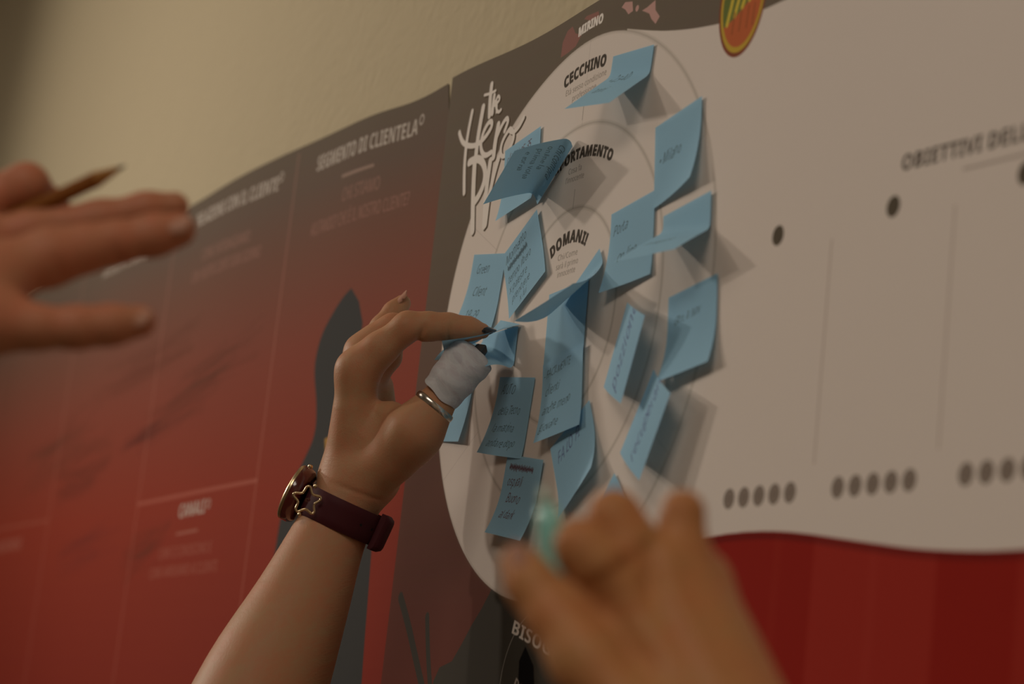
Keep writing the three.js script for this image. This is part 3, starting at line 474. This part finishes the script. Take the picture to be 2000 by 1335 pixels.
// wristwatch on a dark red strap
{
  const t = thing('wristwatch', 'dark red wristwatch with gold rim and star charm on the raised wrist', 'wristwatch');
  const mStrap = phys({ color: col('#4a1c22'), roughness: 0.6, specularIntensity: 0.4 }), mGold = std({ color: col('#e2cba2'), metalness: 1, roughness: 0.28 }), mCase = phys({ color: col('#5c1f1c'), roughness: 0.18, clearcoat: 0.8, clearcoatRoughness: 0.08 });
  const A = v(-0.1049, 1.6218, 0.0844), axis = v(-0.222, -0.9439, 0.2444), e1 = v(0.3536, -0.3116, -0.882), e2 = new V3().crossVectors(axis, e1).normalize();
  if (e2.dot(v(-0.888, 0.1843, -0.4212)) < 0) e2.negate();
  const halfGap = 0.0095, mid = A.clone().addScaledVector(e2, halfGap), rad = 0.0228;
  // course round the wrist: two half circles and two straights, 0..1
  const around = (s) => {
    const straight = halfGap * 2, arcL = Math.PI * rad, L = 2 * (straight + arcL); let d = ((s % 1) + 1) % 1 * L;
    if (d < arcL) { const a = Math.PI - d / rad; return [Math.cos(a) * rad, -halfGap - Math.sin(a) * rad, Math.cos(a), -Math.sin(a)]; }
    d -= arcL; if (d < straight) return [rad, -halfGap + d, 1, 0];
    d -= straight; if (d < arcL) { const a = -d / rad; return [Math.cos(a) * rad, halfGap - Math.sin(a) * rad, Math.cos(a), -Math.sin(a)]; }
    d -= arcL; return [-rad, halfGap - d, -1, 0];
  };
  const P = (s, w, lift = 0) => { const [x, y, nx, ny] = around(s); return mid.clone().addScaledVector(e1, x + nx * lift).addScaledVector(e2, y + ny * lift).addScaledVector(axis, w); };
  const N = (s) => { const [, , nx, ny] = around(s); return e1.clone().multiplyScalar(nx).addScaledVector(e2, ny).normalize(); };
  const flare = (s) => 0.0094 + 0.0012 * Math.exp(-((((s + 0.5) % 1 - 0.5) / 0.06) ** 2));
  mesh('strap', slab((u, w) => P(u, (w - 0.5) * 2 * flare(u), 0.0003), (u) => N(u), (u, w) => 0.0019 * (1 - Math.pow(Math.abs(w * 2 - 1), 8) * 0.6), 96, 8), mStrap, t);
  const s1 = 0.335, s2 = 0.445;
  mesh('strap_keeper', slab((u, w) => P(s1 + (s2 - s1) * u, (w - 0.5) * 0.0232, 0.0025), (u) => N(s1 + (s2 - s1) * u), (u, w) => 0.0062 * (1 - Math.pow(Math.abs(w * 2 - 1), 10) * 0.5) * (1 - Math.pow(Math.abs(u * 2 - 1), 8) * 0.4), 18, 14), mStrap, t);
  for (const s of [0.27, 0.32]) mesh('strap_hole', lathe(P(s, 0, 0.0022), N(s), [[0, 0.0009], [0.0001, 0.0009], [0.0001, 0]], 12), std({ color: col('#0c0506'), roughness: 0.9 }), t);
  const face = v(-0.4521, 0.3466, 0.8219), c = v(-0.1231, 1.6308, 0.103);
  mesh('case', lathe(c, face, [[0, 0], [0, 0.0150], [0.0015, 0.0172], [0.004, 0.0183], [0.0072, 0.0183], [0.0085, 0.0176], [0.0085, 0]], 64), mCase, t);
  mesh('bezel', lathe(c.clone().addScaledVector(face, 0.0078), face, [[0, 0.0181], [0.0012, 0.0182], [0.0022, 0.0173], [0.0026, 0.0158], [0.0012, 0.0152], [0, 0.0150]], 64), mGold, t);
  mesh('crystal', lathe(c.clone().addScaledVector(face, 0.0088), face, [[0, 0.0155], [0.0012, 0.0145], [0.0018, 0.009], [0.002, 0]], 48), phys({ color: col('#1b1c20'), roughness: 0.08, clearcoat: 1 }), t);
  const crown = c.clone().addScaledVector(face, 0.0055).addScaledVector(v(0.298, 0.9284, -0.2221), 0.0183);
  mesh('crown', lathe(crown, v(0.298, 0.9284, -0.2221), [[-0.001, 0], [-0.001, 0.0016], [0.0012, 0.0016], [0.0018, 0.0008], [0.0018, 0]], 16), mGold, t);
  const bar = (x, y) => lathe(v(x[0], x[1], x[2]), v(-0.2883, -0.9369, 0.1979), [[-0.0013, 0], [-0.001, 0.0012], [0.001, 0.0012], [0.0013, 0]], 16);
  mesh('spring_bar', bar([-0.0923, 1.6354, 0.1089]), mGold, t); mesh('spring_bar', bar([-0.0986, 1.6177, 0.1144]), mGold, t);
  const star = [], sc = v(-0.0914, 1.6259, 0.1136), sx = v(0.3995, 0.118, -0.9091), sy = v(0.1002, 0.9803, 0.1702);
  for (let i = 0; i < 10; i++) { const a = (81 + i * 36) / 180 * Math.PI, r = i % 2 ? 0.0053 : 0.0083; if (i % 2) star.push(sc.clone().addScaledVector(sx, Math.cos(a) * r).addScaledVector(sy, Math.sin(a) * r)); else for (const d of [-0.12, 0.12]) star.push(sc.clone().addScaledVector(sx, Math.cos(a + d) * r).addScaledVector(sy, Math.sin(a + d) * r)); }
  mesh('star_charm', tube(star, 0.0008, true, 180, 8), mGold, t);
  mesh('charm_peg', tube([sc.clone(), sc.clone().addScaledVector(v(-0.888, 0.1843, -0.4212), 0.003), sc.clone().addScaledVector(v(-0.8394, 0.1942, -0.5076), 0.006)], 0.0012, false, 8, 8), mGold, t);
}

// --- the right hand in front, holding a teal pen
const frontHand = body('blurred right hand in the foreground holding a teal pen, seen from behind', [
  chain([0.5071, 1.5462, 0.2236, R(12)], [0.5349, 1.5106, 0.2111, R(12.6)], [0.5598, 1.479, 0.197, R(17)]),
  chain([0.5112, 1.5514, 0.2125, R(12.5)], [0.5384, 1.5162, 0.206, R(13.6)], [0.5616, 1.4795, 0.1934, R(18)]),
  chain([0.5111, 1.5529, 0.2015, R(11.5)], [0.5366, 1.5188, 0.1969, R(12.8)], [0.5595, 1.48, 0.1863, R(18)]),
  chain([0.5076, 1.5521, 0.192, R(10)], [0.5303, 1.5215, 0.1877, R(12.5)], [0.5566, 1.4803, 0.1805, R(17)]),
  chain([0.5598, 1.479, 0.197, R(20)], [0.6005, 1.4347, 0.1868, R(24)], [0.6599, 1.3626, 0.1724, R(33)]), chain([0.5566, 1.4803, 0.1805, R(19)], [0.5964, 1.438, 0.173, R(23)]),
  chain([0.5552, 1.484, 0.2089, R(17)], [0.5353, 1.5042, 0.2241, R(14)], [0.5178, 1.5206, 0.2373, R(11)]),
  chain([0.5119, 1.5234, 0.2344, R(9)], [0.5137, 1.5325, 0.2227, R(12)], [0.5233, 1.527, 0.2119, R(12)]),
  chain([0.5063, 1.535, 0.237, R(7)], [0.5084, 1.544, 0.227, R(9)]),
], 0.006, [
  { bones: chain([0.5178, 1.5206, 0.2373, R(10.5)], [0.5057, 1.534, 0.2449, R(9.4)], [0.4974, 1.5442, 0.2502, R(8.6)], [0.4916, 1.5509, 0.2535, R(7)]), k: 0.010 },
  { bones: chain([0.5138, 1.5441, 0.2251, R(10.6)], [0.5131, 1.5523, 0.2349, R(9)], [0.5096, 1.5587, 0.2404, R(8)], [0.4914, 1.5569, 0.2328, R(7.2)], [0.4789, 1.5489, 0.2272, R(6.6)]), k: 0.007 },
  { bones: chain([0.5112, 1.5514, 0.2125, R(11)], [0.5071, 1.5619, 0.2208, R(9.2)], [0.5034, 1.5705, 0.2253, R(8.6)], [0.4819, 1.5685, 0.2152, R(8)], [0.4696, 1.5616, 0.2096, R(7)]), k: 0.007 },
  { bones: chain([0.5111, 1.5529, 0.2015, R(10.5)], [0.51, 1.5645, 0.2018, R(7.8)], [0.5088, 1.5754, 0.2019, R(6.6)], [0.4896, 1.5739, 0.1919, R(6.4)], [0.4762, 1.5682, 0.1867, R(6)]), k: 0.007 },
  { bones: chain([0.5076, 1.5521, 0.192, R(9)], [0.4936, 1.5611, 0.1874, R(7.6)], [0.477, 1.5614, 0.1821, R(6.6)]), k: 0.009 },
], [[0.5232, 1.5567, 0.2251, 0.0932, -0.8249, -0.5575, 0.0012, 0.002, 0.012], [0.518, 1.5498, 0.233, 0.0932, -0.8249, -0.5575, 0.001, 0.002, 0.012], [0.52, 1.5535, 0.2185, 0.4304, 0.0112, -0.9026, 0.003, 0.004, 0.014],
  [0.5291, 1.5249, 0.2296, 0.4451, 0.5743, -0.6871, 0.0026, 0.006, 0.036], [0.5342, 1.5318, 0.2146, 0.4451, 0.5743, -0.6871, 0.0026, 0.005, 0.032], [0.531, 1.5337, 0.1985, 0.4451, 0.5743, -0.6871, 0.0018, 0.005, 0.03]], 0.0019, mSkinFront);
nail(frontHand, v(0.4974, 1.5524, 0.2586), v(0.2308, 0.0523, 0.9716), v(-0.1861, 0.8345, 0.5187), 0.011, 0.010, mBareNail);
{
  const tip = v(0.4965, 1.5783, 0.2505), end = v(0.5037, 1.533, 0.2393), ax = end.clone().sub(tip).normalize(), L = tip.distanceTo(end), mTeal = phys({ color: col('#8fd2c8'), roughness: 0.32, clearcoat: 0.4 });
  const t = thing('pen', 'teal pen held upright in the foreground hand, tip pointing up', 'pen');
  mesh('barrel', lathe(tip, ax, [[0.007, 0], [0.007, 0.0032], [0.014, 0.0047], [0.02, 0.0051], [L, 0.0052], [L + 0.03, 0.0052], [L + 0.031, 0]]), mTeal, t);
  mesh('tip_cone', lathe(tip, ax, [[0.001, 0], [0.001, 0.0012], [0.003, 0.0018], [0.0072, 0.0033], [0.0072, 0]]), phys({ color: col('#b9cfc4'), roughness: 0.3 }), t);
}
// --- the hand at the left with a wooden pencil
const leftHand = body('blurred hand reaching in from the left edge with three fingers stretched out', [
  chain([0.301, 1.6478, 0.4083, R(13)], [0.308, 1.6336, 0.4394, R(18)], [0.3184, 1.6128, 0.4795, R(22)], [0.3352, 1.5835, 0.5263, R(26)], [0.3897, 1.5058, 0.6623, R(36)]),
  chain([0.257, 1.6675, 0.4074, R(13)], [0.2668, 1.6482, 0.4377, R(18)], [0.2884, 1.6251, 0.4771, R(22)]),
  chain([0.2364, 1.6805, 0.4091, R(12)], [0.2452, 1.6554, 0.4388, R(17)], [0.2781, 1.6267, 0.4758, R(22)]),
  chain([0.3111, 1.6311, 0.408, R(13)], [0.3167, 1.6205, 0.439, R(17)], [0.318, 1.6091, 0.4789, R(22)]),
  chain([0.3039, 1.6449, 0.4054, R(8)], [0.3081, 1.6343, 0.4038, R(9)]),
], 0.014, [
  { bones: chain([0.257, 1.6675, 0.4074, R(11)], [0.2631, 1.6782, 0.3826, R(9.2)], [0.2707, 1.6878, 0.3565, R(8)], [0.2779, 1.6943, 0.3396, R(7.2)], [0.2814, 1.6975, 0.3288, R(6.4)]), k: 0.010 },
  { bones: chain([0.301, 1.6478, 0.4083, R(12.5)], [0.3017, 1.6619, 0.3819, R(11.2)], [0.3033, 1.6676, 0.3693, R(9.2)], [0.3052, 1.6722, 0.3578, R(8.3)], [0.3086, 1.6776, 0.3435, R(8.1)], [0.3114, 1.6813, 0.3345, R(7.2)]), k: 0.010 },
  { bones: chain([0.3157, 1.6271, 0.4085, R(10.5)], [0.3203, 1.6296, 0.3879, R(8.2)], [0.3235, 1.632, 0.3728, R(7.9)], [0.3255, 1.635, 0.3604, R(7.4)], [0.3269, 1.6384, 0.3494, R(6.4)]), k: 0.010 },
  { bones: chain([0.2364, 1.6805, 0.4091, R(12)], [0.2492, 1.6912, 0.3985, R(10)], [0.2569, 1.6991, 0.386, R(8.8)], [0.2451, 1.695, 0.3734, R(7.6)], [0.2375, 1.6929, 0.3648, R(6.6)]), k: 0.010 },
], [[0.3134, 1.6632, 0.3579, 0.4589, 0.2984, -0.8369, 0.001, 0.002, 0.011], [0.3123, 1.6519, 0.3789, 0.4589, 0.2984, -0.8369, 0.001, 0.0025, 0.012]], 0.0019, mSkinRed);
nail(leftHand, v(0.3177, 1.6831, 0.3372), v(0.6807, 0.5658, 0.4654), v(0.4143, 0.3312, -0.8478), 0.011, 0.0105, mBareNail);
nail(leftHand, v(0.3321, 1.6397, 0.3521), v(0.7446, 0.5069, 0.4342), v(0.4084, 0.2166, -0.8867), 0.0105, 0.0095, mBareNail);
{
  const tip = v(0.2764, 1.7119, 0.3504), end = v(0.2401, 1.6374, 0.4536), ax = end.clone().sub(tip).normalize(), L = Math.min(0.078, tip.distanceTo(end));
  const t = thing('pencil', 'sharpened wooden pencil held by the hand at the left', 'pencil');
  mesh('lead', lathe(tip, ax, [[0, 0], [0.0002, 0.0003], [0.0035, 0.0011], [0.0035, 0]], 16), std({ color: col('#2c2a28'), roughness: 0.5 }), t);
  mesh('cone', lathe(tip, ax, [[0.0033, 0.0010], [0.0145, 0.0036], [0.0145, 0]], 24), std({ color: col('#9c6a2a'), roughness: 0.8 }), t);
  mesh('shaft', lathe(tip, ax, [[0.0143, 0.0028], [0.0145, 0.0037], [L, 0.0037], [L, 0]], 6), phys({ color: col('#845020'), roughness: 0.7, specularIntensity: 0.3 }), t);
}
renderer.render(scene, camera);
